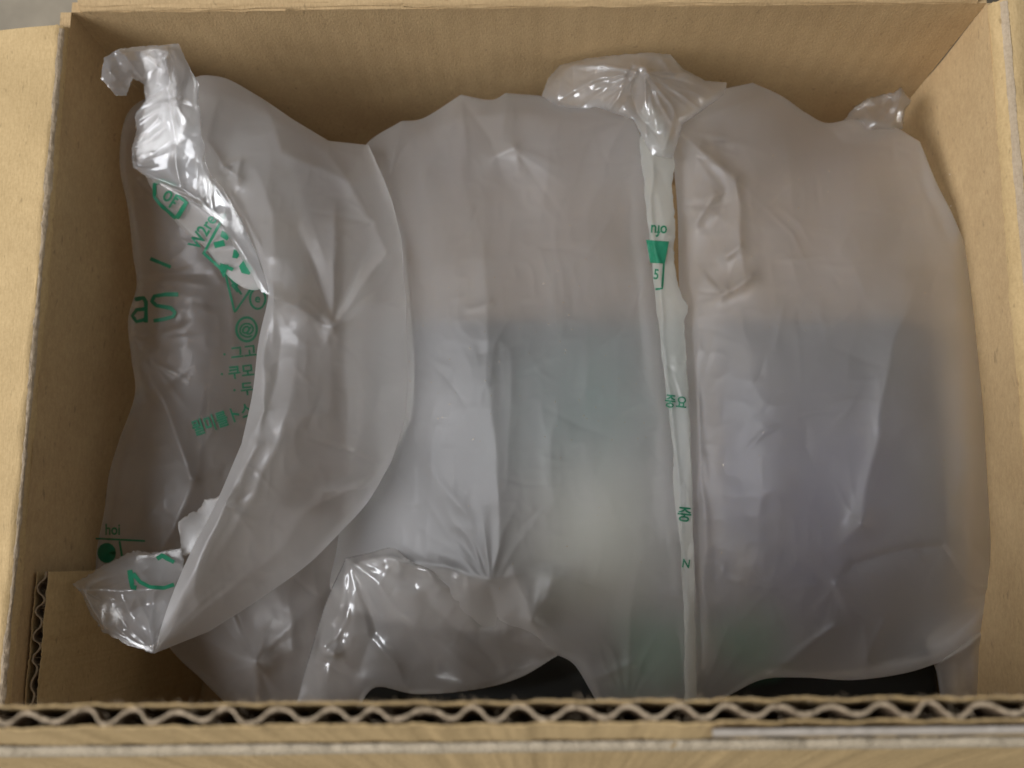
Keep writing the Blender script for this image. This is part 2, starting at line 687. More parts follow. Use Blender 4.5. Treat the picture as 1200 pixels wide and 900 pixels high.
def on_flap(px, py, lift=0.0006):
    """where the sight line of a pixel meets the outer face of the front flap"""
    c = RW @ _ray(px, py)
    o_ = np.array([0, 0, CAM_H])
    q = e0 + Wf * (0.0040 + lift)
    t = ((q - o_) @ Wf) / (c @ Wf)
    return o_ + c * t


def flap_band(x0, x1, ya, yb, name, mat, lift, seed, label, jag=0.5):
    n = 420
    vs, fs = [], []
    for i in range(n + 1):
        x = x0 + (x1 - x0) * i / n
        ja = jag * (nz(x * 0.02, 0, seed) + 0.35 * nz(x * 0.09, 3, seed))
        jb = jag * (nz(x * 0.02, 7, seed) + 0.35 * nz(x * 0.09, 9, seed))
        skew = -12 * (x - 600) / 1200
        for y_, l in ((ya + ja, lift), (yb + jb, lift)):
            vs.append(on_flap(x, y_ + skew, l))
        for y_, l in ((ya + ja, 0.0), (yb + jb, 0.0)):
            vs.append(on_flap(x, y_ + skew, l))
    for i in range(n):
        a = i * 4
        fs += [(a, a + 1, a + 5, a + 4), (a, a + 4, a + 6, a + 2), (a + 1, a + 3, a + 7, a + 5)]
    link(name, mesh_from(vs, fs), mat, fl, label)


flap_band(-60, 1260, 869, 882, 'torn_liner_strip', M_PALE, 0.0005, 31, 'pale strip of torn paper across the flap')
flap_band(835, 1262, 857, 866, 'tape_strip', M_TAPE, 0.0012, 41, 'bluish glossy strip of packing tape', 0.25)

# cardboard insert along the left wall
ins = root('cardboard_insert', (-0.193, -0.04, -0.2),
           'corrugated cardboard panel standing inside the box along the left wall near the front', 'cardboard panel')
corrugated(ins, None, (-0.1905, -0.0795, -0.010), (0, 1, 0), (0, 0, -1), (-1, 0, 0), 0.0735, 0.188, 0.0046, 0.0094, M_FLAP, M_FLAP, None, True, 11)

# ------------------------------------------------------------------ black carton under the cushions
blk = root('black_carton', (0.05, 0.02, -0.2), 'flat black carton lying under the air cushions at the bottom of the box', 'carton')


def bev_box(x0, x1, y0, y1, z0, z1, bev, name, mat, parent, label=None):
    bm = bmesh.new()
    bmesh.ops.create_cube(bm, size=1)
    for v in bm.verts:
        v.co = ((x0 + x1) / 2 + v.co.x * (x1 - x0), (y0 + y1) / 2 + v.co.y * (y1 - y0), (z0 + z1) / 2 + v.co.z * (z1 - z0))
    bmesh.ops.bevel(bm, geom=bm.edges[:], offset=bev, segments=3, affect='EDGES', profile=0.6)
    me = bpy.data.meshes.new('mesh')
    bm.to_mesh(me)
    bm.free()
    return link(name, me, mat, parent, label)


bev_box(-0.080, 0.172, -0.062, 0.109, -0.199, -0.122, 0.002, 'base', M_BLACK, blk)
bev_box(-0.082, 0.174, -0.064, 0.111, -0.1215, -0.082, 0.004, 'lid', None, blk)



def lid_print_and_sheen():
    """soft-edged colour clouds on the black lid: teal and green print, a pale patch, a painted lavender sheen"""
    m = bpy.data.materials.new('black_card_print_sheen')
    nt, out = nodes(m)
    N, L = nt.nodes.new, nt.links.new
    p = N('ShaderNodeBsdfPrincipled')
    p.inputs['Roughness'].default_value = 0.6
    p.inputs['Specular IOR Level'].default_value = 0.3
    geo = N('ShaderNodeNewGeometry')
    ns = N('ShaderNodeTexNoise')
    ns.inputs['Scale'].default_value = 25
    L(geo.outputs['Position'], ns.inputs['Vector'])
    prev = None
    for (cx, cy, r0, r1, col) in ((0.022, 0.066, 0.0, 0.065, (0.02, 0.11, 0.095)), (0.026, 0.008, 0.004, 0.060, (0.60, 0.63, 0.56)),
                                  (0.108, 0.025, 0.0, 0.085, (0.075, 0.075, 0.19)), (0.05, -0.036, 0.004, 0.026, (0.02, 0.24, 0.13)), (0.09, -0.034, 0.004, 0.024, (0.02, 0.20, 0.11))):  # violet cloud paints the right cushion's bluish sky sheen into the lid colour
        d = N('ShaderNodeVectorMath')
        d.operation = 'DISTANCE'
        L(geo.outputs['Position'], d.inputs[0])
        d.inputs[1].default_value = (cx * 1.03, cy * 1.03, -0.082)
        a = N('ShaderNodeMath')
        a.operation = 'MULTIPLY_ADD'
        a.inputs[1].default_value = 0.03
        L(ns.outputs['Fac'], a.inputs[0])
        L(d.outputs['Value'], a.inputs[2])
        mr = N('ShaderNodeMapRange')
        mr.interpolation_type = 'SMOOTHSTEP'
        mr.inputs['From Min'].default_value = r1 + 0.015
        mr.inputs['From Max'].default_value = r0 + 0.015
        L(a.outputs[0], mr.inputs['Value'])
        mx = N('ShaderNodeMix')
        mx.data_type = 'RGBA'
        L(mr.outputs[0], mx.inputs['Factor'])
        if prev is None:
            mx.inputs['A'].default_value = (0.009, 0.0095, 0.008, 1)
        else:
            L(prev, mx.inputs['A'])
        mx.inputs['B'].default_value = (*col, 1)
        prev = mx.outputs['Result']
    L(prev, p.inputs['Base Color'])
    L(p.outputs[0], out.inputs[0])
    return m


[c for c in blk.children if c.name.startswith('lid')][0].data.materials.append(lid_print_and_sheen())

# ------------------------------------------------------------------ film surfaces


def densify(pts, smooth=True, n=10):
    """closed outline of (px, py, z_cm[, corner]) -> dense polyline"""
    P = [np.array(p[:3], float) for p in pts]
    cor = [len(p) > 3 for p in pts]
    out = []
    N = len(P)
    for i in range(N):
        p1, p2 = P[i], P[(i + 1) % N]
        p0 = P[i - 1] if not cor[i] else 2 * p1 - p2
        p3 = P[(i + 2) % N] if not cor[(i + 1) % N] else 2 * p2 - p1
        for k in range(n):
            t = k / n
            if smooth:
                q = 0.5 * (2 * p1 + (p2 - p0) * t + (2 * p0 - 5 * p1 + 4 * p2 - p3) * t * t + (3 * p1 - p0 - 3 * p2 + p3) * t ** 3)
            else:
                q = p1 + (p2 - p1) * t
            out.append(q)
    return np.array(out)


def inside(X, Y, poly):
    r = np.zeros(X.shape, bool)
    x0, y0 = poly[-1][:2]
    for x1, y1 in poly[:, :2]:
        c = ((y0 > Y) != (y1 > Y))
        if c.any():
            xi = (x1 - x0) * (Y - y0) / (y1 - y0 + 1e-12) + x0
            r ^= c & (X < xi)
        x0, y0 = x1, y1
    return r


def nearest(qx, qy, poly):
    """closest point of a closed polyline: px, py, z"""
    best = np.full(qx.shape, 1e18)
    R = np.zeros((3,) + qx.shape)
    M = len(poly)
    for i in range(M):
        a, b = poly[i], poly[(i + 1) % M]
        d = b - a
        l2 = d[0] ** 2 + d[1] ** 2 + 1e-12
        t = np.clip(((qx - a[0]) * d[0] + (qy - a[1]) * d[1]) / l2, 0, 1)
        cx, cy, cz = a[0] + d[0] * t, a[1] + d[1] * t, a[2] + d[2] * t
        dd = (qx - cx) ** 2 + (qy - cy) ** 2
        m = dd < best
        best = np.where(m, dd, best)
        R[0][m], R[1][m], R[2][m] = cx[m], cy[m], cz[m]
    return R


def relax(z, fixed, its, src=0.0):
    free = ~fixed
    for _ in range(its):
        p = np.pad(z, 1, mode='edge')
        a = 0.25 * (p[:-2, 1:-1] + p[2:, 1:-1] + p[1:-1, :-2] + p[1:-1, 2:]) + src
        z = np.where(free, a, z)
    return z


def upsample(z, shape):
    j = np.linspace(0, z.shape[0] - 1, shape[0])
    i = np.linspace(0, z.shape[1] - 1, shape[1])
    j0 = np.clip(np.floor(j).astype(int), 0, z.shape[0] - 2)
    i0 = np.clip(np.floor(i).astype(int), 0, z.shape[1] - 2)
    fj, fi = (j - j0)[:, None], (i - i0)[None, :]
    a = z[j0][:, i0] * (1 - fi) + z[j0][:, i0 + 1] * fi
    b = z[j0 + 1][:, i0] * (1 - fi) + z[j0 + 1][:, i0 + 1] * fi
    return a * (1 - fj) + b * fj


def line_dist(X, Y, pts):
    """distance to an open polyline, signed side, value interpolated along it, and arc parameter"""
    best = np.full(X.shape, 1e18)
    val = np.zeros(X.shape)
    side = np.zeros(X.shape)
    for a, b in zip(pts[:-1], pts[1:]):
        dx, dy = b[0] - a[0], b[1] - a[1]
        l2 = dx * dx + dy * dy + 1e-9
        t = np.clip(((X - a[0]) * dx + (Y - a[1]) * dy) / l2, 0, 1)
        d = (X - a[0] - dx * t) ** 2 + (Y - a[1] - dy * t) ** 2
        m = d < best
        best = np.where(m, d, best)
        val = np.where(m, a[2] + (b[2] - a[2]) * t, val)
        side = np.where(m, np.sign((X - a[0]) * dy - (Y - a[1]) * dx), side)
    return np.sqrt(best), side, val


class Film:
    """a blown-up or flat piece of film seen from above: upper and lower skin meeting along an outline"""

    def __init__(self, outline, puff=2.0, down=2.0, pins=(), abscurves=(), creases=(), fans=(), crumples=(), noise=0.35, nscale=60,
                 seed=0, step=1.6, smooth=True, blur=1, power=0.85, lobes=(), rest=-7.6, hairs=(), scratches=0, jag=0.0):
        poly = densify(outline, smooth)
        if jag:                                         # torn, perforated edge
            jr = np.random.RandomState(seed + 77)
            poly[:, :2] += np.clip(jr.normal(0, jag, (len(poly), 2)), -2 * jag, 2 * jag)
        self.poly = poly
        x0, y0 = poly[:, 0].min() - 2 * step, poly[:, 1].min() - 2 * step
        x1, y1 = poly[:, 0].max() + 2 * step, poly[:, 1].max() + 2 * step
        nx = int(math.ceil((x1 - x0) / (8 * step))) * 8 + 1
        ny = int(math.ceil((y1 - y0) / (8 * step))) * 8 + 1
        z = phi = phi0 = None
        for lv, its in ((8, 500), (4, 300), (2, 150), (1, 70)):
            s = step * lv
            gx = x0 + s * np.arange((nx - 1) // lv + 1)
            gy = y0 + s * np.arange((ny - 1) // lv + 1)
            X, Y = np.meshgrid(gx, gy)
            ins_ = inside(X, Y, poly)
            if z is None:
                z = nearest(X, Y, poly)[2]
                phi = np.zeros(X.shape)
                phi0 = np.zeros(X.shape)
            else:
                z, phi, phi0 = [upsample(a, X.shape) for a in (z, phi, phi0)]
            near = ~ins_
            ring = near & (np.pad(ins_, 1)[:-2, 1:-1] | np.pad(ins_, 1)[2:, 1:-1] | np.pad(ins_, 1)[1:-1, :-2] | np.pad(ins_, 1)[1:-1, 2:] |
                           np.pad(ins_, 1)[:-2, :-2] | np.pad(ins_, 1)[2:, 2:] | np.pad(ins_, 1)[2:, :-2] | np.pad(ins_, 1)[:-2, 2:])
            z[ring] = nearest(X[ring], Y[ring], poly)[2]
            fixed = near.copy()
            pfix = near.copy()
            for c in abscurves:
                for a, b in zip(c[:-1], c[1:]):
                    k = int(max(abs(b[0] - a[0]), abs(b[1] - a[1])) / s * 2) + 2
                    t = np.linspace(0, 1, k)
                    ii = np.clip(np.round((a[0] + (b[0] - a[0]) * t - x0) / s).astype(int), 0, X.shape[1] - 1)
                    jj = np.clip(np.round((a[1] + (b[1] - a[1]) * t - y0) / s).astype(int), 0, X.shape[0] - 1)
                    z[jj, ii] = a[2] + (b[2] - a[2]) * t
                    fixed[jj, ii] = True
            for c in pins:
                for a, b in zip(c[:-1], c[1:]):
                    k = int(max(abs(b[0] - a[0]), abs(b[1] - a[1])) / s * 2) + 2
                    t = np.linspace(0, 1, k)
                    ii = np.clip(np.round((a[0] + (b[0] - a[0]) * t - x0) / s).astype(int), 0, X.shape[1] - 1)
                    jj = np.clip(np.round((a[1] + (b[1] - a[1]) * t - y0) / s).astype(int), 0, X.shape[0] - 1)
                    pfix[jj, ii] = True
            z = relax(z, fixed, its)
            phi[pfix] = 0
            phi0[near] = 0
            src = (s / 100.0) ** 2
            phi = relax(phi, pfix, its, src)
            phi0 = relax(phi0, near, its, src)
        self.x0, self.y0, self.s = x0, y0, step
        zi = z.copy()
        pn = np.clip(phi / max(phi.max(), 1e-9), 0, 1)
        pn0 = np.clip(phi0 / max(phi0.max(), 1e-9), 0, 1)
        zf = z + puff * pn ** power
        edge = np.clip(pn0 * 6, 0, 1)               # relief fades out at the seam
        rel = np.zeros(X.shape)
        for lx, ly, rx, ry, ang, amp in lobes:
            ca, sa = math.cos(ang), math.sin(ang)
            u = ((X - lx) * ca + (Y - ly) * sa) / rx
            v = (-(X - lx) * sa + (Y - ly) * ca) / ry
            rel += amp * np.exp(-(u * u + v * v))
        wx = X + 14 * vnoise(X / 90, Y / 90, seed + 1)
        wy = Y + 14 * vnoise(X / 90, Y / 90, seed + 2)
        for c in creases:
            pts, width = c[0], c[1]
            kind = c[2] if len(c) > 2 else 'ridge'
            d, sd, val = line_dist(X + 3 * vnoise(X / 40, Y / 40, seed + 4), Y + 3 * vnoise(X / 40, Y / 40, seed + 5), pts)
            prof = np.exp(-(np.sqrt(d * d + 2.5) - 1.58) / width)
            if kind == 'step':
                prof = np.where(sd > 0, prof, np.exp(-d / 2.5))
            elif kind == 'stepr':
                prof = np.where(sd < 0, prof, np.exp(-d / 2.5))
            rel += 0.75 * val * prof
        rr = np.random.RandomState(seed + 900)
        lines = []
        for hx, hy, a0, a1, n, l0, l1, amp in hairs:    # thin straight crease lines running out of a pinched point
            for k in range(n):
                a = math.radians(a0 + (a1 - a0) * (k + rr.uniform(0.1, 0.9)) / n)
                l = rr.uniform(l0, l1)
                st = rr.uniform(2, 10)
                bend = rr.uniform(-0.15, 0.15)
                p = [(hx + st * math.cos(a), hy + st * math.sin(a), amp * rr.uniform(0.4, 1) * rr.choice([1, 1, -1]))]
                p.append((hx + l * 0.5 * math.cos(a + bend), hy + l * 0.5 * math.sin(a + bend), p[0][2] * 0.7))
                p.append((hx + l * math.cos(a), hy + l * math.sin(a), 0.0))
                lines.append((p, rr.uniform(2.2, 6) * step / 1.6))
        for k in range(scratches):
            hx, hy = rr.uniform(x0, x1), rr.uniform(y0, y1)
            a = rr.uniform(0, 2 * math.pi)
            l = rr.uniform(25, 110)
            am = rr.uniform(0.015, 0.06) * rr.choice([1, -1])
            b = a + rr.uniform(-0.4, 0.4)
            lines.append(([(hx, hy, 0), (hx + l * 0.5 * math.cos(a), hy + l * 0.5 * math.sin(a), am),
                           (hx + l * 0.5 * (math.cos(a) + math.cos(b)), hy + l * 0.5 * (math.sin(a) + math.sin(b)), 0)], rr.uniform(2.0, 5)))
        for p, width in lines:
            m_ = width * 5
            i0 = int(max(0, (min(q[0] for q in p) - m_ - x0) / step)); i1 = int(min(X.shape[1], (max(q[0] for q in p) + m_ - x0) / step + 1))
            j0 = int(max(0, (min(q[1] for q in p) - m_ - y0) / step)); j1 = int(min(X.shape[0], (max(q[1] for q in p) + m_ - y0) / step + 1))
            if i1 <= i0 or j1 <= j0:
                continue
            d, sd, val = line_dist(X[j0:j1, i0:i1], Y[j0:j1, i0:i1], p)
            rel[j0:j1, i0:i1] += val * np.exp(-(np.sqrt(d * d + 1.0) - 1.0) / width)
        for fx, fy, a0, a1, n, amp, r0, r1 in fans:
            dx, dy = X - fx, Y - fy
            r = np.hypot(dx, dy)
            th = np.degrees(np.arctan2(dy, dx)) % 360
            am = (a0 + a1) / 2
            dth = (th - am + 180) % 360 - 180
            h = (a1 - a0) / 2
            win = np.clip(1 - (dth / h) ** 2, 0, 1)
            rw = np.clip(r / r0, 0, 1) * np.exp(-(r / r1) ** 2)
            ph = dth / h * n * math.pi + 0.8 * vnoise(r / 50, dth / 25, seed + 7)
            rel += amp * win * rw * (1 - 1.6 * np.abs(np.sin(ph)) ** 0.8)
        for cx, cy, rx, ry, lam, amp, cs in crumples:
            rr = np.random.RandomState(cs)
            acc = np.zeros(X.shape)
            for k in range(6):
                a = rr.uniform(0, math.pi)
                l = lam * rr.uniform(0.7, 2.2)
                q = (((X * .75 + wx * .25) * math.cos(a) + (Y * .75 + wy * .25) * math.sin(a)) / l + rr.uniform(0, 1)) % 1
                acc += np.abs(2 * q - 1) * l / lam * rr.uniform(0.5, 1)
            acc -= acc.mean()
            rel += amp * acc * np.exp(-(((X - cx) / rx) ** 2 + ((Y - cy) / ry) ** 2) ** 2)
        if noise:
            rr = np.random.RandomState(seed + 500)
            for k in range(5):                          # long straight folds between flat facets
                a = rr.uniform(0, math.pi)
                l = nscale * rr.uniform(1.6, 4)
                q = ((wx * math.cos(a) + wy * math.sin(a)) / l + rr.uniform(0, 1)) % 1
                rel += noise * 0.16 * np.abs(2 * q - 1) * np.clip(vnoise(X / 120, Y / 120, seed + 30 + k) + 0.4, 0, 1)
            rel += noise * (0.25 * vnoise(wx / nscale, wy / (nscale * 1.6), seed) + 0.16 * (1 - 2 * np.abs(vnoise(wx / (nscale * 0.6), wy / (nscale * 1.1), seed + 11)))
                            + 0.05 * (1 - 2 * np.abs(vnoise(wx / (nscale * 0.22), wy / (nscale * 0.3), seed + 12))))
        zf = zf + rel * edge
        fx_ = ~ins_
        zf = relax(zf, fx_, blur)
        zb = zi - down * pn0 ** 0.5 + 0.25 * edge * vnoise(X / 50, Y / 60, seed + 20)
        if rest is not None:                        # the underside lies on what carries it
            zb = np.where((X > 430) & (Y > 360), np.maximum(zb, rest + 0.05 * vnoise(X / 30, Y / 30, seed)), zb)
        zb = np.minimum(zb, zf - 0.03)
        self.z = zf
        # mesh
        cell = ins_[:-1, :-1] | ins_[1:, :-1] | ins_[:-1, 1:] | ins_[1:, 1:]
        used = np.zeros(X.shape, bool)
        used[:-1, :-1] |= cell
        used[1:, :-1] |= cell
        used[:-1, 1:] |= cell
        used[1:, 1:] |= cell
        bnd = used & ~ins_
        PX, PY = X.copy(), Y.copy()
        R = nearest(X[bnd], Y[bnd], poly)
        PX[bnd], PY[bnd] = R[0], R[1]
        zf[bnd] = R[2]
        ids = np.full(X.shape, -1)
        ids[used] = np.arange(used.sum())
        V1 = unproject(PX[used], PY[used], zf[used] / 100)
        inn = used & ins_
        idb = ids.copy()
        idb[inn] = used.sum() + np.arange(inn.sum())
        V2 = unproject(PX[inn], PY[inn], zb[inn] / 100)
        j, i = np.nonzero(cell)
        q1 = np.stack([ids[j, i], ids[j + 1, i], ids[j + 1, i + 1], ids[j, i + 1]], 1)
        q2 = np.stack([idb[j, i], idb[j, i + 1], idb[j + 1, i + 1], idb[j + 1, i]], 1)
        keep = (idb[j, i] != ids[j, i]) | (idb[j + 1, i] != ids[j + 1, i]) | (idb[j, i + 1] != ids[j, i + 1]) | (idb[j + 1, i + 1] != ids[j + 1, i + 1])
        self.verts = np.concatenate([V1, V2])
        self.quads = np.concatenate([q1, q2[keep]])

    def link(self, name, mat, parent, label=None):
        o = link(name, mesh_np(self.verts, self.quads), mat, parent, label)
        o.data.set_sharp_from_angle(angle=math.radians(48))
        return o

    def at(self, px, py, lift_cm=0.04):
        """world point on the upper skin at a pixel"""
        px, py = np.asarray(px, float), np.asarray(py, float)
        u = np.clip((px - self.x0) / self.s, 0, self.z.shape[1] - 1.001)
        v = np.clip((py - self.y0) / self.s, 0, self.z.shape[0] - 1.001)
        i, j = u.astype(int), v.astype(int)
        fu, fv = u - i, v - j
        z = self.z
        zz = (z[j, i] * (1 - fu) + z[j, i + 1] * fu) * (1 - fv) + (z[j + 1, i] * (1 - fu) + z[j + 1, i + 1] * fu) * fv
        return unproject(px, py, (zz + lift_cm) / 100)


def drape(film, tris_px, name, parent, lift=0.05):
    """flat print given as pixel triangles (verts, faces), laid on the film"""
    vs, fs = tris_px
    vs = np.asarray(vs, float)
    return link(name, mesh_from(film.at(vs[:, 0], vs[:, 1], lift), fs), M_GREEN, parent)


def text_px(body, cx, cy, size, ang=0.0, squeeze=1.0, flip=1):
    cu = bpy.data.curves.new('t', 'FONT')
    cu.body = body
    cu.size = 1.0
    cu.align_x = 'CENTER'
    cu.align_y = 'CENTER'
    cu.resolution_u = 3
    cu.offset = 0.02
    to = bpy.data.objects.new('t', cu)
    COL.objects.link(to)
    dg = bpy.context.evaluated_depsgraph_get()
    me = bpy.data.meshes.new_from_object(to.evaluated_get(dg))
    bpy.data.objects.remove(to)
    bm = bmesh.new()
    bm.from_mesh(me)
    bmesh.ops.triangulate(bm, faces=bm.faces)
    for _ in range(3):
        long_e = [e for e in bm.edges if e.calc_length() * size > 4]
        if long_e:
            bmesh.ops.subdivide_edges(bm, edges=long_e, cuts=1)
            bmesh.ops.triangulate(bm, faces=bm.faces)
    ca, sa = math.cos(ang), math.sin(ang)
    vs = []
    for v in bm.verts:
        x, y = v.co.x * size * squeeze * flip, -v.co.y * size
        vs.append((cx + x * ca - y * sa, cy + x * sa + y * ca))
    bm.verts.index_update()
    fs = [tuple(v.index for v in f.verts) for f in bm.faces]
    bm.free()
    return vs, fs


def stroke_px(pts, width, closed=False, step=3.0):
    P = [np.array(p, float) for p in pts]
    if closed:
        P.append(P[0])
    Q = []
    for a, b in zip(P[:-1], P[1:]):
        n = max(1, int(np.linalg.norm(b - a) / step))
        for k in range(n):
            Q.append(a + (b - a) * k / n)
    Q.append(P[-1])
    vs, fs = [], []
    for i, q in enumerate(Q):
        t = Q[min(i + 1, len(Q) - 1)] - Q[max(i - 1, 0)]
        t = t / (np.linalg.norm(t) + 1e-9)
        nrm = np.array([-t[1], t[0]])
        w = width * 0.5 * (1 + 0.12 * nz(i * 0.7, width, 3))
        vs += [q + nrm * w, q - nrm * w]
        if i:
            b = 2 * i
            fs.append((b - 2, b - 1, b + 1, b))
    return vs, fs


def fill_px(pts, step=3.0):
    """convex filled patch"""
    P = np.array(pts, float)
    c = P.mean(0)
    vs, fs = [], []
    R = 4
    Q = []
    for a, b in zip(P, np.roll(P, -1, 0)):
        n = max(1, int(np.linalg.norm(b - a) / step))
        for k in range(n):
            Q.append(a + (b - a) * k / n)
    m = len(Q)
    for r_ in range(R):
        for q in Q:
            vs.append(q + (c - q) * r_ / R)
    vs.append(c)
    for r_ in range(R - 1):
        for i in range(m):
            k = (i + 1) % m
            fs.append((r_ * m + i, r_ * m + k, (r_ + 1) * m + k, (r_ + 1) * m + i))
    for i in range(m):
        fs.append(((R - 1) * m + i, (R - 1) * m + (i + 1) % m, R * m))
    return vs, fs


def join_px(*parts):
    vs, fs = [], []
    for v, f in parts:
        b = len(vs)
        vs += [tuple(p) for p in v]
        fs += [tuple(i + b for i in q) for q in f]
    return vs, fs


def arc(cx, cy, rx, ry, a0, a1, n=16, rot=0.0):
    out = []
    for k in range(n + 1):
        a = math.radians(a0 + (a1 - a0) * k / n)
        x, y = rx * math.cos(a), ry * math.sin(a)
        out.append((cx + x * math.cos(rot) - y * math.sin(rot), cy + x * math.sin(rot) + y * math.cos(rot)))
    return out


def dust(film, n, x0, x1, y0, y1, parent, seed):
    r = random.Random(seed)
    vs, fs = [], []
    for _ in range(n):
        x, y = r.uniform(x0, x1), r.uniform(y0, y1)
        a, l, w = r.uniform(0, 6.28), r.uniform(0.7, 2.0), r.uniform(0.4, 0.9)
        b = len(vs)
        for u, v in ((-l, 0), (0, -w), (l, 0), (0, w)):
            vs.append(film.at(x + u * math.cos(a) - v * math.sin(a), y + u * math.sin(a) + v * math.cos(a), 0.03))
        vs.append(film.at(x, y, 0.06))
        fs += [(b, b + 1, b + 4), (b + 1, b + 2, b + 4), (b + 2, b + 3, b + 4), (b + 3, b, b + 4)]
    link('dust_specks', mesh_from(vs, fs), M_DUST, parent, kind='stuff')


M_DUST = plain('paper_dust', (0.75, 0.68, 0.58), 0.8)
GRP = 'inflated air cushions packed in the box'
# ------------------------------------------------------------------ cushion in front on the left, under the folded one
low = root('air_cushion', unproject(300, 730, -0.13), 'small slack air cushion low in the front left, under the folded printed cushion', 'air cushion', GRP)
f_low = Film([(205, 640, -8), (250, 600, -7), (320, 590, -7), (395, 610, -6.8), (412, 650, -6.8), (402, 720, -7.2), (386, 790, -7.6), (380, 842, -8, 1),
              (280, 840, -9, 1), (240, 800, -9.5), (196, 755, -10), (180, 700, -9)],
             puff=2.0, down=2.5, seed=40, noise=0.3,
             creases=[([(300, 775, 0.9), (385, 690, 0.1)], 26), ([(300, 775, 0.9), (255, 690, 0.1)], 20), ([(300, 775, .8), (238, 752, .3)], 14),
                      ([(300, 775, .6), (300, 835, .3)], 14), ([(330, 640, -.3), (345, 760, .5)], 9), ([(250, 650, -.5), (290, 760, -.4)], 12)],
             scratches=30, hairs=[(300, 778, 0, 360, 14, 30, 120, .15)])
f_low.link('chamber', M_FILM_L, low)

# ------------------------------------------------------------------ middle cushion
mid = root('air_cushion', unproject(600, 480, -0.07), 'broad milky middle cushion with a printed seam along its right side', 'air cushion', GRP)
f_mid = Film([(430, 168, -6), (470, 142, -5.5, 1), (497, 138, -5.5), (540, 111, -5, 1), (575, 117, -4.5), (593, 109, -4.5, 1), (632, 112, -4.5, 1), (668, 124, -4.3), (700, 118, -4),
              (735, 132, -4), (752, 165, -4), (760, 230, -4), (766, 300, -4), (775, 400, -4), (787, 500, -4), (797, 600, -4.2), (803, 700, -4.8), (806, 760, -5.5), (808, 834, -6.5, 1),
              (705, 834, -6.4, 1), (690, 806, -6.2), (672, 778, -6), (650, 766, -5.8, 1), (612, 738, -4.5), (560, 740, -4.5), (470, 730, -5), (392, 700, -6),
              (395, 640, -6), (408, 560, -6.2), (405, 430, -6.2), (402, 300, -6.4), (408, 210, -6.3)],
             puff=3.6, down=3.2, seed=3, noise=0.28, nscale=80, power=0.85,
             scratches=90, hairs=[(574, 682, 180, 330, 7, 40, 150, .05), (604, 176, -20, 60, 6, 30, 110, .06), (738, 832, 200, 345, 10, 50, 140, .12), (625, 722, 250, 400, 7, 25, 80, .1), (785, 490, 110, 260, 7, 40, 110, .1), (735, 140, 90, 190, 6, 40, 120, .1), (540, 112, 60, 130, 5, 60, 160, .1), (806, 700, 130, 230, 8, 30, 110, .1), (768, 330, 120, 240, 5, 20, 90, .05), (783, 430, 110, 230, 5, 20, 90, .05), (797, 570, 110, 230, 5, 20, 90, .05), (755, 190, 120, 230, 6, 20, 80, .08)],
             lobes=[(520, 330, 60, 200, 0.05, 0.5), (690, 520, 80, 160, 0, 0.5)],
             creases=[([(572, 200, 0.0), (565, 300, 0.3), (572, 430, 0.45), (583, 560, 0.55), (584, 640, 0.6), (572, 678, 0.6)], 30, 'ridge'),
                      ([(576, 184, 0.4), (604, 172, .7), (650, 192, 0.1)], 11), ([(606, 170, .45), (608, 200, 0.25)], 11),
                      ([(540, 115, 0.5), (500, 200, 0.2), (485, 260, 0)], 14), ([(593, 112, 0.5), (592, 160, 0.2)], 14),
                      ([(470, 145, .4), (455, 210, .4), (470, 300, 0.0)], 10), ([(440, 235, -.6), (478, 170, -.3), (530, 130, 0)], 12),
                      ([(735, 400, 0.0), (757, 450, .2), (783, 490, .2)], 8), ([(733, 390, 0), (760, 330, .3), (764, 250, .2)], 8),
                      ([(572, 678, .8), (500, 660, .5), (405, 650, .5)], 16), ([(572, 678, .6), (640, 665, .0)], 12),
                      ([(480, 520, 0), (545, 600, .2), (575, 665, .2)], 14),
                      ([(600, 660, .2), (618, 722, .8), (650, 768, .6)], 12, 'ridge'), ([(648, 660, 0), (640, 700, .7), (622, 730, .9)], 12),
                      ([(572, 680, -.7), (582, 730, -.6), (610, 735, -.3)], 11),
                      ([(688, 800, .5), (740, 775, .5), (760, 800, 0)], 10), ([(548, 361, .08), (572, 354, .12)], 4)],
             fans=[(575, 690, 200, 330, 3.3, 0.08, 20, 90), (735, 830, 225, 320, 2.6, 0.12, 25, 90)],
             crumples=[(640, 700, 55, 45, 60, 0.15, 5), (740, 790, 50, 40, 40, .08, 8)])
f_mid.link('chamber', M_FILM, mid)
dust(f_mid, 55, 470, 760, 330, 520, mid, 5)
dust(f_mid, 25, 470, 760, 160, 700, mid, 6)
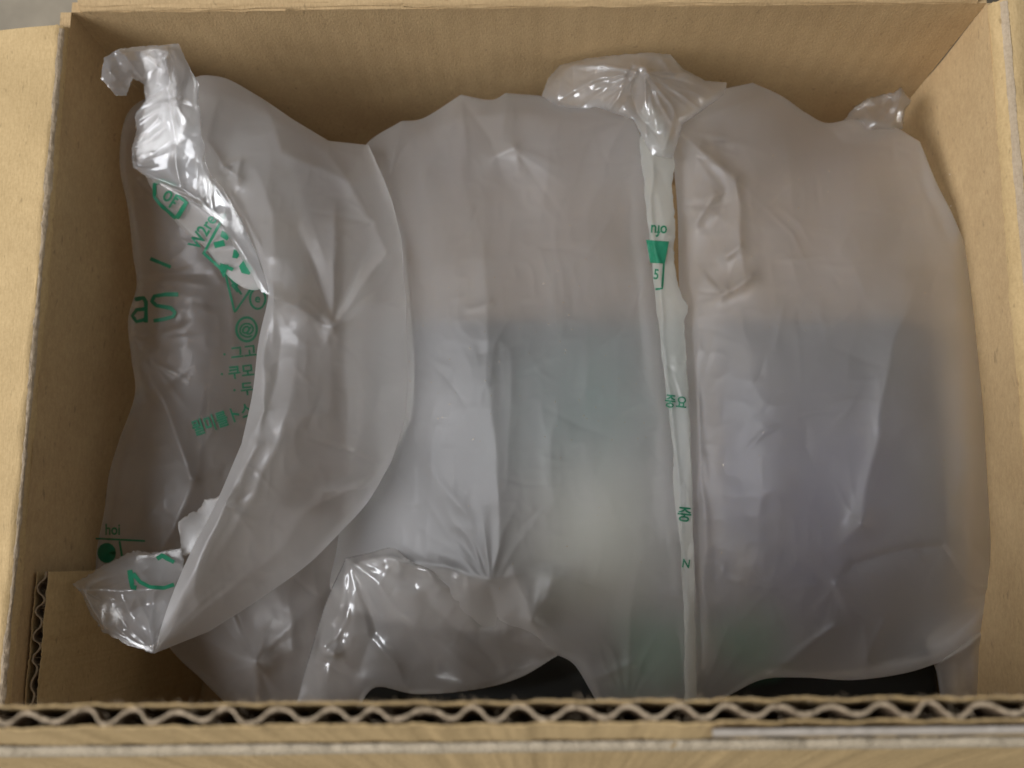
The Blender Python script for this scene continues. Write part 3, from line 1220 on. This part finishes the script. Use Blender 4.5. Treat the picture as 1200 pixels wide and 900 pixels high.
# folded end of the middle cushion
f_end = Film([(405, 654, -4.7, 1), (432, 648, -4.2), (462, 642, -3.7), (484, 658, -3.3), (530, 668, -3.2), (568, 676, -3.0), (600, 668, -3.4), (618, 690, -3.8), (630, 735, -4.6), (654, 768, -5.6, 1),
              (610, 794, -6), (560, 808, -6.2), (490, 814, -6.2), (440, 806, -6.1), (418, 836, -6.2, 1), (344, 836, -6.3, 1), (362, 770, -5.9), (382, 706, -5.4)],
             puff=1.0, down=1.2, seed=9, noise=0.22, nscale=50,
             creases=[([(408, 656, .6), (470, 720, .55), (520, 762, .5), (575, 805, .3)], 15), ([(412, 656, .25), (410, 710, .3), (396, 770, .3), (376, 830, .1)], 30), ([(409, 656, .25), (407, 710, .2), (392, 770, .2), (372, 830, .0)], 4),
                      ([(432, 742, .3), (465, 780, .5), (478, 812, .2)], 8), ([(430, 690, -.3), (440, 740, -.7), (420, 790, -.4)], 16), ([(500, 700, -.4), (580, 780, -.3)], 14),
                      ([(463, 643, .4), (470, 672, .3)], 9), ([(488, 656, .5), (514, 688, .4)], 9), ([(440, 655, .5), (455, 672, .2)], 6), ([(568, 678, .6), (600, 705, .5), (625, 700, .0)], 9),
                      ([(566, 684, -.7), (572, 730, -.5), (580, 745, 0)], 11), ([(382, 760, .6), (430, 800, .2)], 12)],
             scratches=50, hairs=[(408, 656, 0, 110, 12, 50, 170, .16), (465, 650, 0, 180, 8, 20, 60, .2), (568, 678, 60, 200, 9, 30, 110, .15), (378, 770, 260, 400, 8, 20, 70, .2), (652, 768, 150, 215, 6, 40, 110, .12)],
             crumples=[(490, 668, 60, 22, 30, .2, 3), (395, 740, 25, 60, 34, .15, 4)])
f_end.link('folded_end', film_mat('shiny_folded_film', milk=0.26, haze=.5, rough=0.26, gloss=1.3, glint=1.2), mid)
# printed seam
f_seam = Film([(752, 128, -3.6), (764, 124, -3.6), (780, 150, -3.1), (790, 185, -2.8), (788, 222, -2.7), (791, 262, -2.7), (790, 300, -2.6), (795, 335, -2.6), (806, 362, -2.5), (802, 378, -2.5), (805, 430, -2.5), (808, 480, -2.5), (811, 560, -2.7),
               (813, 640, -3.1), (815, 720, -4), (817, 836, -6, 1), (802, 836, -6, 1), (802, 740, -4.3), (797, 640, -3.4), (789, 575, -3.1), (788, 520, -2.9), (776, 420, -2.8), (766, 330, -2.9), (756, 230, -3.0), (750, 170, -3.3)],
              puff=0.35, down=0.15, seed=12, noise=0.06, nscale=30, step=1.2, jag=.5, hairs=[(770, 300, 60, 120, 5, 30, 120, .05), (786, 430, 60, 120, 5, 30, 120, .05), (800, 560, 60, 120, 5, 30, 120, .05)],
              creases=[([(762, 190, .2), (765, 260, .3), (772, 350, .3), (784, 460, .3), (797, 600, .25), (803, 700, .2), (805, 820, .1)], 3)],
              crumples=[(765, 160, 25, 55, 34, .08, 6)], scratches=90)
seam = f_seam.link('printed_seam', M_SEAL, mid)
drape(f_seam, text_px('ofu', 772, 270, 19, 3.2, 0.8), 'printed_text', seam)
drape(f_seam, join_px(fill_px([(757, 281), (784, 283), (779, 309), (762, 308)])), 'printed_block', seam)
drape(f_seam, join_px(stroke_px([(778, 309), (776, 338), (768, 339)], 2.4), text_px('5', 769, 322, 17, 0.1, .8)), 'printed_symbol', seam)
drape(f_seam, text_px('중요', 792, 472, 17, 0.12, 0.85), 'printed_text', seam)
drape(f_seam, text_px('중', 802, 604, 19, 0.1, 1), 'printed_text', seam)
drape(f_seam, text_px('N', 804, 661, 14, 0.15, .9), 'printed_text', seam)

# ------------------------------------------------------------------ right cushion
rgt = root('air_cushion', unproject(980, 480, -0.07), 'large plain right hand cushion bulging against the bright right wall', 'air cushion', GRP)
f_rgt = Film([(787, 146, -3.6, 1), (848, 104, -4, 1), (882, 97, -4.3, 1), (915, 112, -4.6), (942, 131, -5, 1), (968, 144, -5.3), (1000, 140, -5.5), (1042, 146, -5.4), (1078, 166, -5.2, 1), (1098, 215, -4.6),
              (1118, 255, -4.4), (1138, 310, -4.6), (1152, 400, -4.5), (1166, 490, -4.6), (1178, 580, -4.8), (1186, 650, -5), (1178, 710, -5.4), (1150, 748, -5.8), (1105, 775, -6, 1),
              (1060, 789, -6.1), (1000, 797, -6.2), (940, 794, -6.2), (895, 796, -6.2), (860, 812, -6.3), (822, 834, -6.5, 1), (803, 834, -6.5, 1), (806, 740, -5.0), (803, 640, -4.2), (805, 540, -3.8), (803, 440, -3.7),
              (796, 340, -3.7), (794, 250, -3.7), (789, 190, -3.6)],
             puff=3.6, down=3.0, seed=23, noise=0.3, nscale=95, power=0.85,
             scratches=110, hairs=[(1010, 618, 230, 330, 6, 30, 130, .07), (788, 150, 10, 90, 9, 50, 150, .15), (862, 212, 60, 150, 6, 25, 80, .12), (978, 686, 10, 120, 7, 30, 100, .1), (850, 345, 150, 330, 7, 20, 60, .12), (812, 832, 250, 350, 9, 40, 160, .12), (900, 690, 0, 360, 14, 20, 80, .06), (796, 240, -60, 60, 7, 20, 90, .1), (800, 380, -60, 60, 5, 20, 90, .04), (806, 520, -60, 60, 5, 20, 80, .04), (806, 650, -60, 60, 5, 20, 80, .04), (1180, 690, 130, 240, 6, 30, 120, .1)],
             lobes=[(1070, 725, 85, 55, -.3, -1.5), (1010, 270, 60, 60, 0, .35), (900, 560, 70, 200, 0, .3)],
             creases=[([(787, 148, .8), (830, 185, .5), (860, 212, .6)], 12), ([(860, 212, .6), (866, 260, .5), (872, 330, .3)], 10), ([(787, 148, .6), (880, 112, .5), (900, 104, .2)], 9),
                      ([(1075, 330, 0), (1050, 400, .5), (1030, 500, .6), (1015, 570, .6), (1010, 615, .9)], 16), ([(1010, 615, .7), (985, 640, .2)], 12),
                      ([(978, 684, 0.2), (1000, 660, -.5), (1060, 645, -.6), (1105, 640, -.3), (1150, 700, 0)], 14, 'stepr'),
                      ([(980, 735, .7), (920, 780, .6), (868, 812, .3)], 10, 'ridge'), ([(978, 686, .6), (1015, 725, .5), (1018, 775, .3)], 11), ([(1035, 725, .5), (1018, 775, .3)], 8),
                      ([(1165, 735, .4), (1100, 770, .5), (1060, 788, .3)], 9),
                      ([(845, 345, .6), (880, 325, .5)], 8), ([(850, 300, .5), (868, 290, .3)], 6), ([(815, 260, .3), (835, 230, .4)], 8),
                      ([(818, 300, 0), (815, 400, .35), (818, 520, .5), (826, 640, .4), (826, 780, .2)], 8), ([(940, 130, -.3), (990, 165, -.4), (1060, 165, -.2)], 14)],
             crumples=[(840, 250, 50, 110, 60, .15, 15), (905, 690, 110, 60, 44, .05, 18)])
f_rgt.link('chamber', M_FILM, rgt)
dust(f_rgt, 30, 830, 1120, 180, 700, rgt, 7)
f_cr = Film([(985, 146, -6.5), (1000, 126, -6.2), (1018, 114, -6), (1048, 108, -5.6), (1056, 102, -5.5), (1068, 118, -5.7), (1060, 130, -5.8), (1058, 150, -6), (1030, 168, -6.3), (1000, 160, -6.4)],
            puff=1.2, down=1.0, seed=31, noise=0.08, nscale=30, step=1.2, smooth=False, jag=.4, crumples=[(1030, 130, 50, 40, 28, .22, 21)], scratches=30, hairs=[(1056, 106, 90, 200, 9, 20, 60, .2)])
f_cr.link('crinkled_corner', M_CLEAR, rgt)
f_edge = Film([(1090, 742, -6.4), (1168, 700, -5.8), (1182, 690, -5.6), (1186, 760, -6), (1184, 830, -6.4, 1), (1104, 830, -6.6, 1), (1098, 790, -6.5)],
              puff=.4, down=.3, seed=35, noise=.2, nscale=40, creases=[([(1095, 780, .4), (1165, 738, .5)], 8)])
f_edge.link('flat_edge', M_FILM_L, rgt)
# gathered end at the top, between the two cushions
f_top = Film([(633, 118, -4.6), (642, 92, -4.6), (656, 76, -4.6, 1), (690, 68, -4), (725, 64, -3.4, 1), (762, 61, -2.8), (786, 64, -2.8, 1), (800, 80, -3.2, 1), (826, 94, -3.8, 1), (852, 97, -4.1), (848, 112, -3.8), (800, 146, -3.0),
              (788, 186, -2.4), (764, 182, -2.4), (742, 140, -2.8), (700, 126, -3.6), (660, 128, -4.3)],
             puff=.8, down=.8, seed=37, noise=.1, nscale=40, step=1.0, smooth=False, jag=.25,
             creases=[([(742, 80, .4), (690, 95, .3), (650, 118, .2)], 10), ([(735, 82, .45), (722, 115, .35)], 9), ([(755, 82, .5), (765, 125, .4), (778, 175, .3)], 9), ([(775, 72, .5), (790, 92, .3), (840, 105, .2)], 9),
                      ([(672, 74, .6), (656, 95, .5), (648, 115, .2)], 13), ([(705, 72, .4), (690, 100, .3)], 9), ([(735, 90, -.5), (748, 130, -.6), (772, 160, -.3)], 6)],
             crumples=[(760, 85, 50, 40, 34, .1, 25), (690, 100, 60, 40, 40, .08, 26)], scratches=40, hairs=[(748, 84, 110, 195, 26, 40, 115, .2), (756, 84, -10, 100, 20, 40, 110, .2), (748, 84, 190, 350, 8, 10, 30, .2), (778, 178, 230, 300, 6, 20, 80, .15)])
f_top.link('gathered_end', film_mat('gathered_film', milk=0.22, haze=0.2, rough=0.28, gloss=1.0, glint=1.6), rgt)

# ------------------------------------------------------------------ folded left cushion
lft = root('air_cushion', unproject(280, 430, -0.1), 'crumpled left hand cushion folded over itself, with green print and a torn sealed end', 'air cushion', GRP)
f_ll = Film([(150, 132, -4), (190, 110, -4), (250, 110, -4), (330, 150, -5), (360, 300, -6), (340, 450, -6.5), (330, 560, -6.5), (290, 650, -6.5), (230, 700, -7), (150, 700, -6.8), (112, 668, -6, 1),
             (114, 640, -5.9), (122, 600, -5.8), (128, 555, -5.8), (140, 515, -5.8), (158, 462, -5.8), (154, 420, -5.6), (150, 375, -5.5), (160, 335, -5.6), (156, 300, -5.4), (150, 245, -5), (140, 190, -4.6)],
            puff=1.7, down=1.6, seed=51, noise=.25, nscale=70, power=.85,
            creases=[([(152, 330, -.5), (190, 318, -.5), (240, 322, -.2)], 12), ([(168, 420, .5), (190, 470, .4), (225, 560, .4)], 12), ([(150, 395, .4), (168, 440, .4), (185, 465, .3)], 9),
                     ([(230, 560, .3), (205, 620, .4), (160, 690, .2)], 16), ([(160, 500, .3), (140, 560, .4), (130, 640, .2)], 14)],
            crumples=[(160, 400, 25, 60, 30, .15, 41)], scratches=50, hairs=[(150, 395, -60, 80, 8, 30, 120, .12), (114, 660, 270, 350, 6, 40, 140, .12), (160, 330, -40, 60, 6, 30, 110, .12), (156, 210, -40, 60, 6, 30, 90, .12)])
f_ll.link('chamber', M_FILM_LL, lft, 'thin see-through lower layer carrying the green print')
f_lf = Film([(222, 96, -2.6), (258, 90, -2.6), (300, 111, -2.8), (345, 141, -3.2, 1), (385, 165, -4, 1), (432, 170, -4.4, 1), (452, 215, -4.2), (474, 275, -3.8, 1), (480, 345, -3.6), (486, 420, -3.5), (485, 488, -3.6, 1), (455, 548, -3.7, 1),
             (430, 590, -3.8), (398, 625, -3.9, 1), (360, 662, -4), (300, 705, -3.8), (245, 740, -3.2, 1), (180, 766, -2.2, 1), (197, 710, -1.6), (222, 650, -1.2), (252, 592, -1), (283, 520, -.9, 1), (296, 460, -.8), (303, 400, -.9),
             (314, 350, -.9), (312, 330, -1), (298, 292, -1.2), (268, 238, -1.8), (232, 205, -2.3), (214, 150, -2.6)],
            puff=1.9, down=1.2, seed=61, noise=.22, nscale=60, power=.85,
            creases=[([(314, 346, 1.2), (345, 360, .9), (372, 378, .6), (392, 384, .6), (430, 362, .7), (474, 350, .5)], 18), ([(391, 380, .5), (392, 330, .6), (392, 260, .35), (395, 230, 0)], 11),
                     ([(391, 378, -.6), (372, 325, -.9), (350, 265, -.5)], 20), ([(391, 380, .3), (430, 330, .5), (455, 297, .4)], 9), ([(391, 378, -.5), (415, 330, -.5), (430, 290, -.2)], 11),
                     ([(455, 297, .5), (435, 255, .5), (410, 212, .5), (385, 180, .3), (345, 143, .2)], 12, 'ridge'), ([(315, 130, .3), (330, 180, .4), (380, 200, .4), (412, 215, .4)], 16),
                     ([(300, 200, .2), (320, 250, .4), (322, 300, .3)], 14), ([(270, 230, .5), (300, 285, .7), (316, 345, .8)], 5), ([(285, 265, -.4), (318, 330, -.5)], 6),
                     ([(316, 345, .2), (305, 420, .5), (312, 480, .5), (285, 560, .3)], 9), ([(312, 480, .3), (275, 540, .4), (262, 590, .2)], 7), ([(350, 410, .0), (338, 480, .5), (300, 580, .45), (230, 690, .3)], 22), ([(330, 400, -.2), (318, 470, -.4), (290, 540, -.3)], 12), ([(430, 420, 0), (425, 500, .3), (400, 580, .2)], 18),
                     ([(180, 764, .5), (222, 672, 1.2), (262, 596, 1.0), (300, 520, .5)], 12), ([(180, 764, .0), (262, 700, .35), (330, 640, .3), (385, 570, 0)], 14),
                     ([(430, 570, .5), (380, 590, .3), (330, 620, 0)], 9), ([(455, 548, .3), (420, 575, .5), (380, 578, .1)], 8), ([(252, 120, .2), (240, 165, .5), (262, 195, .5), (282, 210, .4)], 7), ([(262, 195, .4), (284, 190, .4), (280, 212, .2)], 5)],
            scratches=80, hairs=[(391, 382, 200, 330, 12, 40, 160, .14), (391, 382, 20, 120, 4, 30, 90, .05), (180, 764, 285, 340, 9, 60, 240, .12), (316, 346, 0, 180, 9, 30, 110, .12), (262, 590, 280, 420, 8, 20, 70, .12), (455, 548, 120, 230, 6, 30, 110, .12), (440, 262, 150, 260, 6, 30, 90, .12), (262, 195, 0, 360, 8, 15, 50, .12)],
            crumples=[(265, 570, 30, 40, 30, .06, 45)])
f_lf.link('folded_chamber', film_mat('milky_film_folded', milk=0.235, haze=.6, glint=0.25), lft, 'milky chamber folded over toward the middle')
# sealed strip, curling at its top
f_ss = Film([(118, 92, 0.3, 1), (122, 68, .5), (138, 57, .4, 1), (165, 54, .2), (188, 53, .1), (209, 51, 0), (216, 66, -.1, 1), (224, 82, -.2), (233, 98, -.3, 1), (232, 118, -.4), (236, 136, -.5, 1), (235, 156, -.6), (240, 172, -.7, 1), (240, 190, -.8), (246, 204, -.9),
             (262, 222, -1), (282, 256, -1), (302, 300, -1), (318, 346, -.9, 1), (306, 342, -1), (284, 304, -1.2), (258, 262, -1.3), (230, 238, -1.4), (205, 226, -1.5), (178, 212, -1.6), (156, 196, -1.7, 1), (154, 176, -1.5),
             (160, 152, -1.2), (158, 135, -1), (170, 118, -.8), (168, 98, -.5), (155, 92, -.2), (148, 112, -.1), (136, 112, .1)],
            puff=.3, down=.2, seed=71, noise=.06, nscale=40, step=1.0, smooth=False, jag=.35,
            creases=[([(197, 56, .35), (199, 110, .3), (204, 170, .3), (213, 215, .3)], 3), ([(192, 60, .4), (200, 98, .4)], 4), ([(157, 196, .4), (195, 212, .4), (232, 232, .35), (275, 282, .4), (312, 340, .4)], 4),
                     ([(156, 194, -.4), (185, 175, -.4), (205, 165, -.2)], 8), ([(163, 122, .4), (190, 107, .3)], 4), ([(158, 141, .4), (190, 127, .3)], 4), ([(157, 171, .4), (190, 153, .3)], 4), ([(156, 160, .3), (185, 140, .3)], 3), ([(172, 66, .4), (186, 80, .3), (184, 98, .4)], 5), ([(140, 58, .5), (158, 78, .5), (166, 92, .4)], 5)],
            crumples=[(175, 130, 30, 70, 40, .12, 72), (140, 80, 26, 30, 26, .2, 73), (222, 150, 16, 80, 40, .06, 74), (255, 250, 40, 40, 40, .06, 75)], scratches=40, hairs=[(203, 117, 0, 360, 9, 15, 40, .25), (197, 58, 40, 140, 6, 20, 50, .25), (156, 195, 290, 370, 6, 25, 60, .25), (245, 205, 0, 90, 4, 20, 60, .2)])
f_ss.link('sealed_strip', M_CLEAR, lft, 'clear wrinkled sealed strip with a serrated torn edge')
# torn end at the bottom
f_te = Film([(84, 684, -2.6, 1), (100, 676, -2.8), (118, 664, -3, 1), (132, 658, -3), (150, 648, -3.1, 1), (162, 645, -3.1), (176, 648, -3.1, 1), (190, 646, -3), (212, 642, -2.9, 1), (222, 690, -2.5), (200, 740, -2.4), (181, 766, -2.3, 1), (150, 756, -2.6),
             (120, 741, -2.8), (104, 715, -2.7), (97, 697, -2.6)],
            puff=.35, down=.2, seed=81, noise=.06, nscale=40, step=1.0, smooth=False, jag=.6,
            creases=[([(96, 692, .5), (110, 720, .6), (122, 738, .5)], 5), ([(98, 690, .4), (140, 690, .4), (205, 688, .3)], 6), ([(145, 700, .2), (160, 725, .3), (178, 760, .3)], 8), ([(182, 690, .2), (180, 760, .3)], 7)],
            crumples=[(112, 715, 16, 26, 26, .12, 82), (165, 720, 35, 25, 34, .1, 83)], scratches=30, hairs=[(96, 692, -30, 90, 9, 20, 80, .2), (180, 764, 200, 290, 8, 20, 90, .2)])
te = f_te.link('torn_end', M_CLEAR, lft, 'torn clear end with part of a green arrow')
f_tb = Film([(208, 612, -3.4, 1), (222, 602, -3.3, 1), (232, 600, -3.3), (240, 586, -3.2, 1), (262, 580, -3), (230, 650, -2.9), (214, 650, -3.1)], puff=.2, down=.15, seed=85, noise=.05, nscale=30, step=1.0, smooth=False, jag=.8)
f_tb.link('torn_scrap', M_FILM_LL, lft)
drape(f_te, join_px(stroke_px([(152, 668), (155, 688), (160, 689)], 6), stroke_px([(156, 672), (164, 682), (176, 688), (192, 689), (204, 685)], 4.5), stroke_px([(184, 655), (190, 651), (204, 659)], 5)), 'printed_arrow', te)

# green print on the lower layer
P = f_ll
ch = [c for c in lft.children if c.name.startswith('chamber')][0]
drape(P, join_px(stroke_px([(209, 345), (194, 345), (181, 347), (178, 353), (183, 358), (200, 361), (205, 366), (203, 371), (192, 374), (180, 376)], 4.6),
                 stroke_px([(158, 351), (168, 349), (171, 354), (171, 378)], 4.6), stroke_px([(171, 362), (160, 363), (155, 370), (160, 377), (171, 374)], 4.2)), 'printed_text', ch)
drape(P, text_px('뮐미를ト스고', 268, 490, 20, -0.33, .8), 'printed_text', ch)
drape(P, join_px(text_px('· 그고', 281, 414, 17, -0.12), text_px('· 쿠모', 278, 437, 17, -0.12), text_px('· 두', 285, 457, 17, -0.1)), 'printed_text', ch)
drape(P, join_px(stroke_px(arc(289, 386, 12, 14, 0, 360, 24), 2.6), text_px('@', 289, 386, 18, .3)), 'printed_symbol', ch)
drape(P, join_px(stroke_px([(262, 312), (275, 366), (300, 330)], 2.4), stroke_px([(264, 318), (283, 345)], 2.4), text_px('P', 277, 337, 16, -.7), stroke_px(arc(302, 350, 9, 12, 0, 360, 20), 2.4), text_px('e', 302, 350, 14, .2)), 'printed_symbol', ch)
drape(P, join_px(text_px('hoi', 132, 621, 18, 0.0, .8), stroke_px([(112, 631), (170, 634)], 2.2), fill_px(arc(125, 648, 11, 12, 0, 360, 14)), stroke_px([(140, 634), (143, 652)], 2.5)), 'printed_text', ch)
drape(P, join_px(stroke_px([(176, 303), (200, 313)], 4)), 'printed_mark', ch)
# print along the seal, on a narrow face beside the fold
f_pf = Film([(172, 206, -2.6), (205, 224, -2.2), (232, 240, -2), (262, 266, -1.8), (290, 306, -1.6), (308, 338, -1.7, 1), (296, 340, -2.2), (280, 334, -2.7), (262, 318, -3.2), (240, 290, -3.4), (215, 270, -3.5), (190, 240, -3.4)],
            puff=.3, down=.2, seed=91, noise=.15, nscale=40, step=1.5, crumples=[(265, 300, 22, 22, 30, .15, 92)])
pf = f_pf.link('printed_face', M_FILM_LL, lft, 'slanting strip of film with a green recycling mark')
drape(f_pf, join_px(stroke_px([(207, 217), (189, 211), (181, 216), (181, 231), (188, 240), (206, 256)], 4), stroke_px([(207, 256), (219, 236)], 5), stroke_px([(218, 237), (207, 228)], 3.5), text_px('야', 198, 234, 20, .55)), 'recycling_mark', pf)
drape(f_pf, text_px('W2re', 238, 272, 21, -1.03, .85), 'printed_text', pf)
drape(f_pf, join_px(stroke_px([(264, 250), (238, 298)], 3), stroke_px([(239, 297), (262, 318)], 3.5), fill_px([(250, 284), (262, 281), (264, 288), (252, 291)]), fill_px([(260, 270), (270, 276), (266, 282), (258, 277)]),
                    fill_px([(255, 311), (268, 310), (262, 326)]), fill_px([(258, 308), (274, 314), (272, 318), (258, 312)]), fill_px([(280, 312), (286, 304), (297, 315), (292, 322), (283, 320)]), fill_px([(274, 292), (282, 296), (278, 303), (272, 302)])), 'printed_symbol', pf)
